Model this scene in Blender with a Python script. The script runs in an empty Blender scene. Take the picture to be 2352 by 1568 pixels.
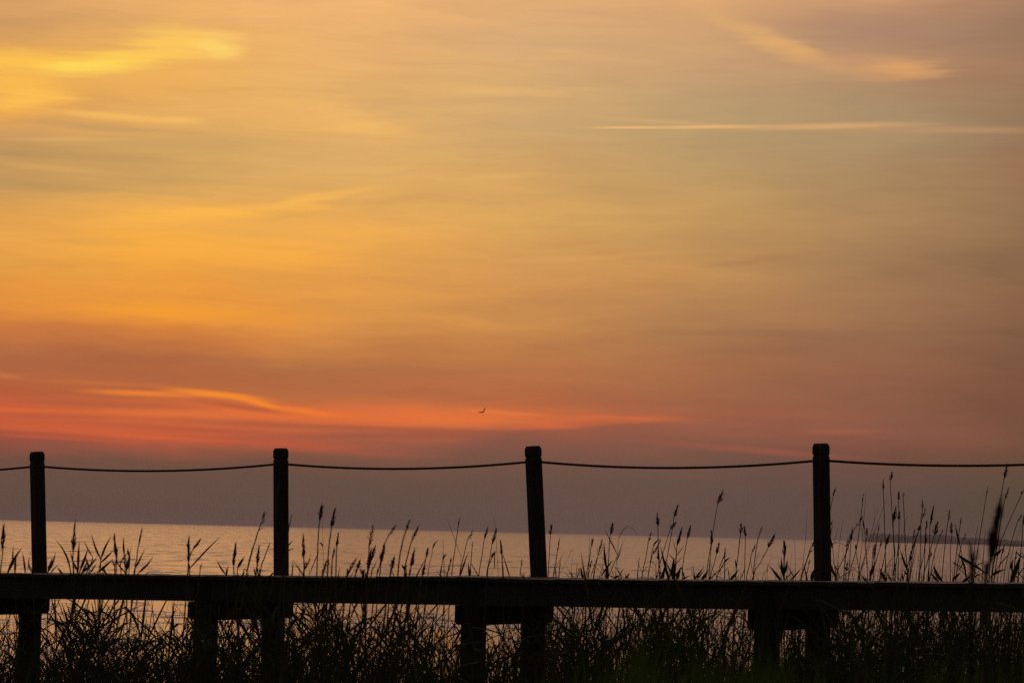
import bpy, bmesh, math, random
from mathutils import Vector, Matrix

random.seed(11)
SC = bpy.context.scene
COL = SC.collection
R = math.radians

# ------------------------------------------------------------------ camera
F = 6533.0                       # focal length in pixels of a 2352 wide frame (100 mm on 36 mm)
CAM = Vector((0, 0, 3.2))
PITCH, ROLL = math.atan(437.0 * math.cos(R(1.4)) / F), R(1.4)
ROT = Matrix.Rotation(math.pi / 2 + PITCH, 3, 'X') @ Matrix.Rotation(ROLL, 3, 'Z')
cd = bpy.data.cameras.new('camera')
cam = bpy.data.objects.new('camera', cd)
COL.objects.link(cam)
cam.matrix_world = Matrix.Translation(CAM) @ ROT.to_4x4()
cd.lens, cd.sensor_width = 100, 36
cd.clip_start, cd.clip_end = 0.5, 90000
cd.dof.use_dof = True
cd.dof.focus_distance = 38
cd.dof.aperture_fstop = 6.3
SC.camera = cam


def ray(px, py):
    """direction of a point of the photograph (2352 wide), with forward (Y) part 1"""
    d = ROT @ Vector(((px - 1176) / F, -(py - 784) / F, -1))
    return d / d.y


def at(px, py, D):
    return CAM + ray(px, py) * D


def at25(px, py, D):             # same for a 2500 wide frame
    return at(px * .9408, py * .9408, D)


def srgb(c):
    out = []
    for v in c[:3]:
        v /= 255.0
        out.append(v / 12.92 if v <= .04045 else ((v + .055) / 1.055) ** 2.4)
    return (*out, 1.0)


# ------------------------------------------------------------------ object helpers
class Buf:
    """plain vertex and face lists, quicker than a bmesh for thousands of leaves"""
    class L(list):
        def new(s, x):
            s.append(tuple(x))
            return len(s) - 1

    def __init__(s):
        s.verts, s.faces = Buf.L(), Buf.L()


def put(name, bm, mat, parent=None, smooth=False):
    me = bpy.data.meshes.new(name)
    if isinstance(bm, Buf):
        me.from_pydata(bm.verts, [], bm.faces)
        me.update()
    else:
        bm.to_mesh(me)
        bm.free()
    if smooth:
        for p in me.polygons:
            p.use_smooth = True
    me.materials.append(mat)
    o = bpy.data.objects.new(name, me)
    COL.objects.link(o)
    if parent:
        o.parent = parent
        o.matrix_parent_inverse = Matrix.Translation(-parent.location)
    return o


def root(name, loc, label, cat, group=None):
    o = bpy.data.objects.new(name, None)
    o.empty_display_size = .1
    COL.objects.link(o)
    o.location = loc
    o['label'], o['category'] = label, cat
    if group:
        o['group'] = group
    return o


def box(bm, c, ax, ay, az, bevel=0):
    """box with centre c and half-axis vectors"""
    v = [bm.verts.new(c + ax * i + ay * j + az * k) for i in (-1, 1) for j in (-1, 1) for k in (-1, 1)]
    fs = [bm.faces.new([v[i] for i in q]) for q in
          ((0, 1, 3, 2), (4, 6, 7, 5), (0, 4, 5, 1), (2, 3, 7, 6), (0, 2, 6, 4), (1, 5, 7, 3))]
    if bevel:
        es = {e for f in fs for e in f.edges}
        bmesh.ops.bevel(bm, geom=list(es), offset=bevel, segments=1, affect='EDGES')


def tube(bm, pts, rad, n=6, caps=True):
    rings = []
    up = Vector((.3, .9, .2)).normalized()
    for i, p in enumerate(pts):
        t = (pts[min(i + 1, len(pts) - 1)] - pts[max(i - 1, 0)]).normalized()
        a = t.cross(up)
        if a.length < 1e-4:
            a = t.cross(Vector((1, 0, 0)))
        a.normalize()
        b = t.cross(a)
        r = rad[i] if isinstance(rad, (list, tuple)) else rad
        rings.append([bm.verts.new(p + (a * math.cos(k * math.tau / n) + b * math.sin(k * math.tau / n)) * r)
                      for k in range(n)])
    for q, s in zip(rings, rings[1:]):
        for k in range(n):
            bm.faces.new((q[k], q[(k + 1) % n], s[(k + 1) % n], s[k]))
    if caps:
        bm.faces.new(rings[0][::-1])
        bm.faces.new(rings[-1])


def blade(bm, pts, w, side=None, belly=.35):
    """leaf ribbon along pts, folded along its midrib, widest at belly"""
    n = len(pts)
    prev = None
    for i, p in enumerate(pts):
        t = (pts[min(i + 1, n - 1)] - pts[max(i - 1, 0)]).normalized()
        s = side or Vector((1, .25, 0))
        s = (s - t * s.dot(t))
        if s.length < .1:
            s = Vector((0, 1, 0)) - t * t.y
        s.normalize()
        u = i / (n - 1)
        ww = w * .5 * (min(1, (.45 + .55 * u / belly)) if u < belly else max(0.03, 1 - ((u - belly) / (1 - belly)) ** 1.5))
        nrm = t.cross(s) * ww * .35
        row = [bm.verts.new(p - s * ww + nrm), bm.verts.new(p), bm.verts.new(p + s * ww + nrm)]
        if prev:
            bm.faces.new((prev[0], prev[1], row[1], row[0]))
            bm.faces.new((prev[1], prev[2], row[2], row[1]))
        prev = row


def bez(a, b, c, n):
    return [a * (1 - t) ** 2 + b * 2 * t * (1 - t) + c * t * t for t in [i / n for i in range(n + 1)]]


def smoothline(P, sub=4):
    """Catmull-Rom through P"""
    if len(P) == 2:
        return [P[0].lerp(P[1], i / sub) for i in range(sub + 1)]
    out = []
    Q = [P[0] * 2 - P[1]] + list(P) + [P[-1] * 2 - P[-2]]
    for i in range(1, len(Q) - 2):
        p0, p1, p2, p3 = Q[i - 1:i + 3]
        for k in range(sub):
            t = k / sub
            out.append(.5 * ((2 * p1) + (p2 - p0) * t + (2 * p0 - 5 * p1 + 4 * p2 - p3) * t * t +
                             (3 * p1 - p0 - 3 * p2 + p3) * t ** 3))
    out.append(P[-1])
    return out


# ------------------------------------------------------------------ materials
class NT:
    """small helper that writes node trees"""
    def __init__(s, tree):
        s.t = tree
        tree.nodes.clear()

    def n(s, kind, **kw):
        nd = s.t.nodes.new(kind)
        ins = kw.pop('ins', {})
        for k, v in kw.items():
            setattr(nd, k, v)
        for k, v in ins.items():
            s.set(nd.inputs[k], v)
        return nd

    def set(s, sock, v):
        if isinstance(v, bpy.types.NodeSocket):
            s.t.links.new(v, sock)
        else:
            sock.default_value = v

    def m(s, op, a, b=0.0, c=0.0, clamp=False):
        return s.n('ShaderNodeMath', operation=op, use_clamp=clamp, ins={0: a, 1: b, 2: c}).outputs[0]

    def rng(s, v, a, b, c=0.0, d=1.0, kind='SMOOTHSTEP'):
        return s.n('ShaderNodeMapRange', interpolation_type=kind,
                   ins={'Value': v, 'From Min': a, 'From Max': b, 'To Min': c, 'To Max': d}).outputs[0]

    def mix(s, f, a, b, mode='MIX'):
        nd = s.n('ShaderNodeMix', data_type='RGBA', blend_type=mode)
        s.set(nd.inputs[0], f)
        s.set(nd.inputs[6], a)
        s.set(nd.inputs[7], b)
        return nd.outputs[2]

    def noise(s, vec, scale=1.0, detail=3.0, rough=.5, dist=0.0):
        return s.n('ShaderNodeTexNoise', ins={'Vector': vec, 'Scale': scale, 'Detail': detail, 'Roughness': rough,
                                              'Distortion': dist})

    def mapping(s, vec, loc=(0, 0, 0), rot=(0, 0, 0), scale=(1, 1, 1), kind='POINT'):
        return s.n('ShaderNodeMapping', vector_type=kind,
                   ins={'Vector': vec, 'Location': loc, 'Rotation': rot, 'Scale': scale}).outputs[0]


def material(name):
    m = bpy.data.materials.new(name)
    m.use_nodes = True
    return m, NT(m.node_tree)


def wood_mat(name, c1, c2, grain=(3, 40, 40), rough=.85, spec=.25):
    m, t = material(name)
    co = t.n('ShaderNodeTexCoord').outputs['Object']
    n1 = t.noise(t.mapping(co, scale=grain), 1, 5, .6, .4).outputs[0]
    n2 = t.noise(co, 1.7, 3, .6).outputs[0]
    f = t.m('MULTIPLY_ADD', n1, .75, t.m('MULTIPLY', n2, .3))
    f = t.rng(f, .35, .75)
    col = t.mix(f, c1, c2)
    bump = t.n('ShaderNodeBump', ins={'Strength': .5, 'Distance': .006, 'Height': n1}).outputs[0]
    b = t.n('ShaderNodeBsdfPrincipled', ins={'Base Color': col, 'Roughness': rough, 'Normal': bump,
                                             'Specular IOR Level': spec})
    o = t.n('ShaderNodeOutputMaterial')
    t.t.links.new(b.outputs[0], o.inputs[0])
    return m


def plant_mat(name, c1, c2, transl=.12):
    m, t = material(name)
    co = t.n('ShaderNodeTexCoord').outputs['Object']
    n1 = t.noise(co, 6, 3, .6).outputs[0]
    col = t.mix(t.rng(n1, .35, .65), c1, c2)
    d = t.n('ShaderNodeBsdfPrincipled', ins={'Base Color': col, 'Roughness': .75, 'Specular IOR Level': .2})
    tr = t.n('ShaderNodeBsdfTranslucent', ins={'Color': col})
    mx = t.n('ShaderNodeMixShader', ins={0: transl, 1: d.outputs[0], 2: tr.outputs[0]})
    o = t.n('ShaderNodeOutputMaterial')
    t.t.links.new(mx.outputs[0], o.inputs[0])
    return m


M_POST = wood_mat('weathered_post_wood', (.05, .042, .036, 1), (.11, .09, .075, 1), (40, 40, 3))
M_DECK = wood_mat('weathered_deck_wood', (.06, .05, .042, 1), (.13, .11, .09, 1), (3, 40, 40), .62, .35)
M_PILE = wood_mat('dark_pile_wood', (.04, .032, .026, 1), (.08, .065, .05, 1), (30, 30, 3))
M_ROPE = wood_mat('rope_fibre', (.10, .07, .05, 1), (.16, .11, .08, 1), (60, 60, 60))
M_STEM = plant_mat('reed_stem', (.07, .055, .022, 1), (.10, .075, .03, 1), .0)
M_LEAF = plant_mat('reed_leaf', (.035, .05, .012, 1), (.07, .075, .022, 1), .15)
M_PLUME = plant_mat('reed_plume', (.06, .035, .025, 1), (.10, .065, .045, 1), .15)
M_GRASS = plant_mat('green_grass', (.04, .085, .014, 1), (.07, .12, .022, 1), .35)
M_BIRD = plant_mat('bird_feathers', (.10, .09, .085, 1), (.2, .18, .17, 1), 0)
M_TREES = plant_mat('far_foliage', (.03, .05, .02, 1), (.06, .075, .035, 1), 0)


# ------------------------------------------------------------------ sky
def sky():
    w = bpy.data.worlds.new('World')
    SC.world = w
    w.use_nodes = True
    t = NT(w.node_tree)
    d = t.n('ShaderNodeTexCoord').outputs['Generated']
    sp = t.n('ShaderNodeSeparateXYZ', ins={0: d})
    az = t.m('ARCTAN2', sp.outputs[0], sp.outputs[1])
    el = t.m('ARCSINE', sp.outputs[2])
    # heading X and height H above the horizon, in thousandths of the focal length
    X = t.m('MULTIPLY_ADD', az, F / 1000, 1.176)
    H = t.m('MULTIPLY', el, F / 1000)
    P = t.n('ShaderNodeCombineXYZ', ins={0: X, 1: H, 2: 0.0}).outputs[0]

    def XH(px, py):
        r = ray(px, py).normalized()
        return (math.atan2(r.x, r.y) * F / 1000 + 1.176, math.asin(r.z) * F / 1000)

    # cloud wisps push the colours about
    w1 = t.noise(t.mapping(P, scale=(2.0, 9, 1)), 1, 4, .55).outputs[1]
    w2 = t.noise(t.mapping(P, loc=(3, 7, 0), rot=(0, 0, .03), scale=(5, 45, 1)), 1, 4, .6).outputs[1]

    def push(vec, wn, amp):
        a = t.n('ShaderNodeVectorMath', operation='SUBTRACT', ins={0: wn, 1: (.5, .5, .5)}).outputs[0]
        a = t.n('ShaderNodeVectorMath', operation='MULTIPLY', ins={0: a, 1: amp}).outputs[0]
        return t.n('ShaderNodeVectorMath', operation='ADD', ins={0: vec, 1: a}).outputs[0]
    Pw = push(push(P, w1, (.22, .055, 0)), w2, (.08, .012, 0))
    Pg = push(push(P, w1, (.42, .085, 0)), w2, (.12, .016, 0))
    sg = t.n('ShaderNodeSeparateXYZ', ins={0: Pg})

    cols = [
        (0, [(0, (215, 160, 100)), (60, (208, 155, 98)), (110, (228, 165, 85)), (260, (230, 165, 85)), (300, (212, 160, 95)),
             (350, (198, 152, 92)), (410, (203, 155, 94)), (460, (216, 160, 88)), (520, (232, 165, 80)), (600, (230, 160, 72)),
             (660, (228, 150, 65)), (720, (226, 142, 62)), (770, (200, 118, 65)), (830, (175, 102, 66)), (890, (185, 95, 58)),
             (940, (198, 92, 58)), (980, (188, 85, 58)), (1010, (142, 80, 65)), (1050, (115, 78, 68)), (1110, (102, 78, 70)),
             (1190, (96, 75, 70))]),
        (400, [(0, (236, 176, 105)), (100, (235, 175, 100)), (200, (236, 176, 95)), (280, (228, 172, 98)), (340, (212, 165, 98)),
               (420, (210, 163, 95)), (480, (236, 173, 84)), (560, (248, 174, 70)), (640, (240, 160, 64)), (720, (241, 154, 56)),
               (760, (215, 130, 60)), (830, (180, 106, 66)), (880, (193, 106, 60)), (940, (205, 104, 60)), (990, (194, 92, 58)),
               (1020, (165, 88, 64)), (1060, (118, 80, 68)), (1110, (102, 78, 70)), (1200, (97, 76, 70))]),
        (800, [(0, (236, 178, 112)), (100, (234, 178, 112)), (200, (228, 176, 108)), (280, (233, 178, 104)), (330, (220, 171, 104)),
               (400, (220, 170, 100)), (470, (232, 172, 92)), (560, (240, 170, 80)), (640, (228, 158, 78)), (720, (224, 152, 74)),
               (790, (205, 132, 70)), (850, (180, 112, 68)), (900, (185, 108, 66)), (945, (212, 112, 62)), (985, (186, 98, 66)),
               (1020, (150, 88, 68)), (1060, (120, 82, 70)), (1110, (104, 80, 72)), (1200, (97, 77, 71))]),
        (1200, [(0, (224, 172, 116)), (100, (218, 172, 120)), (200, (214, 170, 114)), (300, (206, 166, 112)), (400, (218, 168, 100)),
                (500, (216, 164, 92)), (580, (214, 156, 88)), (660, (212, 148, 82)), (740, (200, 138, 78)), (800, (185, 120, 72)),
                (860, (182, 112, 70)), (920, (182, 105, 66)), (955, (198, 105, 62)), (985, (163, 92, 68)), (1020, (135, 85, 70)),
                (1070, (115, 82, 72)), (1120, (104, 80, 73)), (1215, (97, 77, 72))]),
        (1600, [(0, (222, 168, 112)), (80, (208, 162, 115)), (160, (200, 158, 114)), (240, (188, 156, 112)), (330, (186, 154, 108)),
                (420, (196, 156, 100)), (500, (196, 152, 94)), (600, (192, 144, 88)), (700, (186, 134, 84)), (780, (172, 120, 78)),
                (850, (165, 108, 72)), (920, (160, 100, 70)), (960, (163, 98, 70)), (1010, (145, 90, 70)), (1050, (120, 83, 72)),
                (1120, (104, 80, 74)), (1225, (96, 76, 72))]),
        (2000, [(0, (198, 148, 108)), (80, (178, 138, 108)), (160, (188, 145, 108)), (240, (172, 142, 106)), (330, (172, 142, 104)),
                (420, (172, 138, 96)), (500, (172, 134, 92)), (600, (166, 126, 86)), (700, (162, 118, 82)), (780, (152, 106, 76)),
                (860, (148, 98, 72)), (940, (142, 92, 70)), (1000, (138, 86, 70)), (1040, (125, 80, 70)), (1080, (108, 78, 72)),
                (1140, (98, 76, 72)), (1235, (92, 73, 70))]),
        (2352, [(0, (158, 118, 98)), (80, (152, 116, 98)), (160, (158, 116, 96)), (240, (152, 118, 96)), (330, (150, 116, 94)),
                (400, (152, 112, 88)), (500, (146, 110, 86)), (600, (138, 102, 80)), (700, (134, 94, 76)), (780, (126, 88, 72)),
                (860, (124, 82, 68)), (940, (120, 78, 66)), (1000, (116, 76, 66)), (1050, (104, 74, 68)), (1100, (94, 72, 68)),
                (1160, (88, 70, 68)), (1240, (84, 68, 67))]),
    ]
    HMAX = 1.30
    hn = t.m('DIVIDE', sg.outputs[1], HMAX)
    base = None
    prevx = None
    for px, stops in cols:
        if px == 2352:
            stops = [(y, (c[0] + 2, c[1] + 3, c[2] - 5)) for y, c in stops]
        rp = t.n('ShaderNodeValToRGB', ins={0: hn})
        cr = rp.color_ramp
        cr.interpolation = 'LINEAR'
        st = sorted((max(0, min(1, XH(px, y)[1] / HMAX)), srgb(c if y < 1040 else (c[0] - 1, c[1], c[2] - 4))) for y, c in stops)
        while len(cr.elements) > 1:
            cr.elements.remove(cr.elements[-1])
        cr.elements[0].position, cr.elements[0].color = st[0]
        for p, c in st[1:]:
            e = cr.elements.new(p)
            e.color = c
        cx = XH(px, 600)[0]
        base = rp.outputs[0] if base is None else t.mix(t.rng(sg.outputs[0], prevx, cx, kind='LINEAR'), base, rp.outputs[0])
        prevx = cx

    # thin streaky veil, long and nearly level
    s1 = t.noise(t.mapping(Pg, loc=(1, 2, 0), rot=(0, 0, -.02), scale=(1.6, 15, 1)), 1, 7, .62, .3).outputs[0]
    s2 = t.noise(t.mapping(Pw, loc=(9, 4, 0), rot=(0, 0, .035), scale=(5, 60, 1)), 1, 6, .68, .5).outputs[0]
    veil = t.m('MULTIPLY_ADD', t.m('SUBTRACT', s1, .5), .40, t.m('MULTIPLY', t.m('SUBTRACT', s2, .5), .14))
    # the veil is calm in the grey layer low over the sea
    veil = t.m('MULTIPLY', veil, t.m('MULTIPLY', t.rng(H, .10, .30, .25, 1.0), t.rng(X, 1.0, 2.0, 1.0, .55)))
    g = t.m('ADD', veil, 1.0)
    base = t.mix(1.0, base, t.n('ShaderNodeCombineColor', ins={0: g, 1: g, 2: t.m('MULTIPLY_ADD', veil, .45, 1.0)}).outputs[0],
                 'MULTIPLY')

    # single clouds and streaks: (x, y, half length, half width, fall to the right in degrees, colour, strength)
    clouds = [
        (250, 150, 420, 75, -4, (240, 180, 90), .5),
        (425, 98, 150, 44, 7, (252, 200, 98), .8, .08), (500, 112, 68, 22, 6, (255, 212, 110), .8, .1), (520, 92, 62, 12, 9, (250, 198, 110), .6),
        (330, 128, 190, 32, -12, (255, 200, 92), .8, .1),
        (215, 148, 190, 27, -3, (255, 210, 86), .85, .05), (60, 140, 240, 26, 0, (255, 196, 80), .85, .1), (190, 152, 120, 13, -4, (255, 222, 98), .6),
        (30, 196, 150, 62, 2, (252, 188, 80), .8, .1), (20, 236, 170, 17, -3, (255, 192, 82), .75, .1), (110, 222, 85, 14, 4, (255, 192, 84), .6, .3),
        (270, 268, 220, 10, 4, (246, 186, 98), .85), (420, 274, 60, 7, 2, (246, 190, 104), .7), (250, 290, 280, 11, 3, (198, 154, 98), .65),
        (120, 355, 320, 20, 3, (192, 150, 93), .7), (20, 352, 120, 9, 3, (178, 142, 92), .5), (60, 425, 330, 18, 4, (188, 147, 90), .7), (330, 440, 200, 12, 4, (202, 158, 94), .5),
        (420, 330, 260, 22, -2, (206, 163, 100), .6), (160, 320, 180, 6, -1, (226, 174, 104), .6), (120, 385, 200, 9, 4, (222, 170, 98), .5),
        (480, 490, 330, 18, -5, (252, 182, 78), .95), (690, 458, 190, 11, -10, (246, 182, 88), .95), (800, 440, 110, 7, -8, (238, 178, 94), .7),
        (1150, 405, 140, 7, -3, (228, 176, 104), .5), (230, 560, 200, 14, 3, (206, 152, 84), .4), (700, 545, 500, 10, 3, (226, 166, 84), .35),
        (470, 590, 420, 40, 2, (252, 176, 66), .6), (430, 715, 380, 22, 3, (246, 158, 52), .6), (520, 690, 330, 7, 5, (232, 146, 60), .5),
        (700, 640, 420, 12, 5, (226, 154, 72), .45), (330, 770, 330, 12, 4, (206, 122, 62), .4),
        (820, 290, 140, 24, 5, (242, 186, 104), .6), (1130, 212, 190, 13, 2, (234, 182, 114), .8), (1250, 210, 170, 8, -2, (222, 176, 116), .5),
        (1290, 118, 60, 4, 3, (226, 182, 122), .6),
        (1690, 50, 130, 32, 24, (224, 172, 112), .6), (1800, 106, 120, 30, 17, (226, 172, 108), .75), (1840, 118, 60, 18, 10, (230, 172, 104), .5), (1900, 150, 120, 20, 14, (208, 160, 110), .5),
        (1985, 140, 240, 18, 5, (206, 154, 108), .5), (2085, 160, 130, 21, 2, (224, 164, 104), .75), (2050, 176, 190, 12, -3, (208, 156, 106), .45),
        (1950, 60, 330, 34, 6, (172, 134, 108), .35),
        (1440, 293, 120, 3.2, 0.5, (246, 192, 118), .75), (1620, 292, 220, 5.5, -.3, (238, 184, 116), .75),
        (1900, 290, 260, 9, -.4, (222, 170, 114), .75), (2200, 299, 320, 10, 1.4, (190, 146, 106), .7),
        (1480, 277, 210, 6, 4, (212, 168, 114), .6),
        (2330, 372, 120, 34, 4, (152, 110, 84), .12), (1300, 595, 330, 8, -3, (224, 162, 90), .4), (1750, 595, 230, 12, -6, (172, 120, 82), .45),
        (1900, 770, 500, 12, 2, (146, 104, 76), .45), (1850, 805, 420, 12, -2, (150, 104, 76), .35),
        (560, 870, 620, 34, -1, (172, 102, 64), .45),
        (300, 960, 520, 36, 1, (222, 108, 56), .3), (420, 950, 300, 9, 1, (234, 118, 56), .6), (150, 985, 330, 10, 2, (214, 100, 58), .6), (330, 978, 260, 6, 3, (176, 88, 60), .5), (760, 948, 420, 26, 2, (228, 112, 56), .75),
        (1060, 960, 300, 22, 3, (230, 116, 60), .8), (1400, 966, 260, 12, 1, (214, 108, 62), .75), (1300, 975, 200, 10, -3, (206, 102, 62), .6),
        (420, 1000, 620, 22, 4, (204, 94, 58), .45), (620, 1018, 330, 12, 4, (190, 88, 60), .5),
        (870, 1000, 430, 10, -1, (150, 84, 66), .5), (640, 975, 330, 10, 2, (160, 84, 62), .5),
        (1700, 1030, 320, 9, 5, (158, 88, 68), .6), (1930, 990, 130, 7, 0, (164, 98, 72), .6),
        (200, 926, 280, 8, 2, (176, 92, 62), .6), (120, 956, 240, 7, 1, (184, 90, 60), .6), (60, 941, 220, 6, 1, (222, 106, 56), .7), (330, 1002, 260, 6, 3, (216, 98, 56), .7),
        (820, 975, 220, 6, 2, (226, 110, 58), .6), (520, 990, 260, 6, 2, (180, 86, 60), .6), (1000, 938, 200, 6, 1, (214, 112, 62), .5), (120, 1005, 200, 5, 3, (200, 90, 56), .5),
        (900, 985, 300, 8, 3, (168, 88, 64), .5), (1150, 947, 120, 5, 4, (240, 122, 60), .6),
        (240, 880, 200, 6, 2, (206, 112, 60), .5), (330, 903, 170, 8, 2, (240, 130, 52), .85), (500, 906, 160, 9, 6, (250, 140, 46), .9),
        (600, 927, 100, 9, 15, (250, 136, 44), .95), (700, 944, 110, 9, 8, (244, 122, 48), .85),
        (570, 936, 150, 8, 7, (170, 84, 56), .6), (0, 862, 60, 8, 5, (206, 120, 66), .6),
    ]
    def after(vec):
        # same vector, but evaluated after the clouds laid so far (keeps the shader's stack small)
        return t.n('ShaderNodeVectorMath', operation='MULTIPLY_ADD', ins={0: base, 1: (1e-9, 1e-9, 1e-9), 2: vec}).outputs[0]
    Pc = push(push(P, w1, (.16, .036, 0)), w2, (.09, .014, 0))
    wisp = t.noise(t.mapping(P, loc=(5, 1, 0), rot=(0, 0, .05), scale=(4.5, 55, 1)), 1, 5, .6, .4).outputs[0]
    Pw_, P_, n_ = Pc, P, 0
    for px, py, L, W, ang, c, k, *hard in clouds:
        n_ += 1
        if n_ % 3 == 0:
            Pw_, P_ = after(Pc), after(P)
        x0, h0 = XH(px, py)
        thin = W <= 10
        q = t.mapping(push(P_, w2, (.03, .003, 0)) if thin else Pw_, loc=(x0, h0, 0), rot=(0, 0, -R(ang) + ROLL),
                      scale=(L / 1000 * 1.15, W / 1000 * 1.35, 1), kind='TEXTURE')
        ln = t.n('ShaderNodeVectorMath', operation='LENGTH', ins={0: q}).outputs['Value']
        ln = t.m('ADD', ln, t.m('MULTIPLY', t.m('SUBTRACT', wisp, .5), .5 if thin else .85))
        f = t.rng(ln, 1.0, hard[0] if hard else .05, 0, min(1, k * 1.05))
        if not thin:
            f = t.m('MULTIPLY', f, t.rng(s2, .2, .6, .75, 1.05), clamp=True)
        base = t.mix(f, base, srgb(c))

    # above the picture the afterglow pales and greys towards the zenith
    base = t.mix(t.rng(el, .165, .34), base, srgb((242, 190, 168)))
    base = t.mix(t.rng(el, .35, 1.1), base, srgb((134, 122, 140)))
    # the rest of the dome: clear twilight
    nis = t.n('ShaderNodeTexSky', sky_type='NISHITA', sun_disc=False, sun_elevation=R(1.0), sun_rotation=R(-9), altitude=0,
              air_density=1.4, dust_density=3.0, ozone_density=1.5)
    dusk = t.n('ShaderNodeVectorMath', operation='SCALE', ins={0: nis.outputs[0], 'Scale': NISHITA_K}).outputs[0]
    away = t.rng(t.m('ABSOLUTE', t.m('ADD', az, .12)), .35, 1.35)
    col = t.mix(away, base, dusk)
    bg = t.n('ShaderNodeBackground', ins={0: col, 1: 1.0})
    o = t.n('ShaderNodeOutputWorld')
    t.t.links.new(bg.outputs[0], o.inputs[0])
    w.cycles.sampling_method = 'MANUAL'
    w.cycles.sample_map_resolution = 1024


NISHITA_K = .08
sky()

sl = bpy.data.lights.new('sun', 'SUN')
sl.energy, sl.angle, sl.color = .012, R(10), (1, .55, .25)
so = bpy.data.objects.new('sun', sl)
COL.objects.link(so)
so.rotation_euler = Vector((math.sin(R(-9)), math.cos(R(-9)), math.tan(R(4)))).to_track_quat('Z', 'Y').to_euler()

# ------------------------------------------------------------------ sea, shore, haze
def water_mat():
    m, t = material('sea_water')
    pos = t.n('ShaderNodeNewGeometry').outputs['Position']

    def slope(scale, loc, amp, detail=2.5, rough=.55):
        nz = t.noise(t.mapping(pos, loc=loc, scale=scale), 1, detail, rough).outputs[1]
        a = t.n('ShaderNodeVectorMath', operation='SUBTRACT', ins={0: nz, 1: (.5, .5, .5)}).outputs[0]
        return t.n('ShaderNodeVectorMath', operation='MULTIPLY', ins={0: a, 1: amp}).outputs[0]
    a = slope((3.2, 2.6, 1), (3, 5, 0), (.6, WAVE_FINE, 0))
    b = slope((.55, .11, 1), (13, 2, 0), (.4, WAVE_LONG, 0), 7, .74)
    c = slope((.09, .16, 1), (1, 22, 0), (.08, WAVE_SWELL, 0))
    b2 = slope((.8, .9, 1), (7, 31, 0), (.3, WAVE_MID, 0), 2, .5)
    gust = t.rng(t.noise(t.mapping(pos, scale=(.012, .03, 1)), 1, 2, .5).outputs[0], .3, .7, .75, 1.15)
    s = t.n('ShaderNodeVectorMath', operation='ADD', ins={0: a, 1: b}).outputs[0]
    s = t.n('ShaderNodeVectorMath', operation='ADD', ins={0: s, 1: b2}).outputs[0]
    s = t.n('ShaderNodeVectorMath', operation='SCALE', ins={0: s, 'Scale': gust}).outputs[0]
    s = t.n('ShaderNodeVectorMath', operation='ADD', ins={0: s, 1: c}).outputs[0]
    s = t.n('ShaderNodeVectorMath', operation='ADD', ins={0: s, 1: (0, 0, 1)}).outputs[0]
    s = t.n('ShaderNodeVectorMath', operation='NORMALIZE', ins={0: s}).outputs[0]
    b = t.n('ShaderNodeBsdfPrincipled', ins={'Base Color': (.05, .06, .10, 1), 'Roughness': WAVE_ROUGH, 'IOR': 1.333, 'Normal': s})
    o = t.n('ShaderNodeOutputMaterial')
    t.t.links.new(b.outputs[0], o.inputs[0])
    return m


WAVE_FINE, WAVE_LONG, WAVE_MID, WAVE_SWELL, WAVE_ROUGH = .6, 2.5, 1.25, .4, .21
bm = bmesh.new()
S = 26000
vs = [bm.verts.new(p) for p in ((-S, -200, 0), (S, -200, 0), (S, S, 0), (-S, S, 0))]
bm.faces.new(vs)
o = put('sea', bm, water_mat())
o['kind'] = 'structure'


def gz(x, y):
    """height of the marsh bank"""
    h = 1.45 - .035 * max(0, y) if y < 30 else .40 - .055 * (y - 30)
    return h + .10 * math.sin(x * .37 + y * .21) + .07 * math.sin(x * .9 - y * .55)


bm = bmesh.new()
xs = [-60 + 3 * i for i in range(41)]
ys = [-40 + 2.5 * j for j in range(38)]
g = [[bm.verts.new((x, y, gz(x, y))) for x in xs] for y in ys]
for j in range(len(ys) - 1):
    for i in range(len(xs) - 1):
        bm.faces.new((g[j][i], g[j][i + 1], g[j + 1][i + 1], g[j + 1][i]))
m, t = material('marsh_mud')
co = t.n('ShaderNodeTexCoord').outputs['Object']
n1 = t.noise(co, 1.5, 5, .6).outputs[0]
bp = t.n('ShaderNodeBump', ins={'Strength': .6, 'Distance': .05, 'Height': n1}).outputs[0]
b = t.n('ShaderNodeBsdfPrincipled', ins={'Base Color': t.mix(t.rng(n1, .4, .6), (.03, .035, .015, 1), (.06, .05, .03, 1)),
                                         'Roughness': .9, 'Normal': bp})
t.t.links.new(b.outputs[0], t.n('ShaderNodeOutputMaterial').inputs[0])
put('ground', bm, m, smooth=True)['kind'] = 'structure'


def shore(name, x0, x1, D, depth, rise, mat):
    a, b_ = at(x0, 1250, D), at(x1, 1250, D)
    bm = bmesh.new()
    n = 60
    rows = []
    for i in range(n + 1):
        u = i / n
        x = a.x + (b_.x - a.x) * u
        e = min(1, u * 12)
        j = random.uniform(-1, 1) * depth * .03
        rows.append([bm.verts.new((x, D + j + depth * .0, -.3)), bm.verts.new((x, D + j + depth * .08, rise * e)),
                     bm.verts.new((x, D + depth * .7, rise * 1.4 * e)), bm.verts.new((x, D + depth, -.3))])
    for p, q in zip(rows, rows[1:]):
        for k in range(3):
            bm.faces.new((p[k], q[k], q[k + 1], p[k + 1]))
    put(name, bm, mat)['kind'] = 'structure'
    return a.x, b_.x


_t = bmesh.new()
bmesh.ops.create_icosphere(_t, subdivisions=1, radius=1)
ICO_V, ICO_F = [v.co.copy() for v in _t.verts], [[v.index for v in f.verts] for f in _t.faces]
_t.free()


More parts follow.
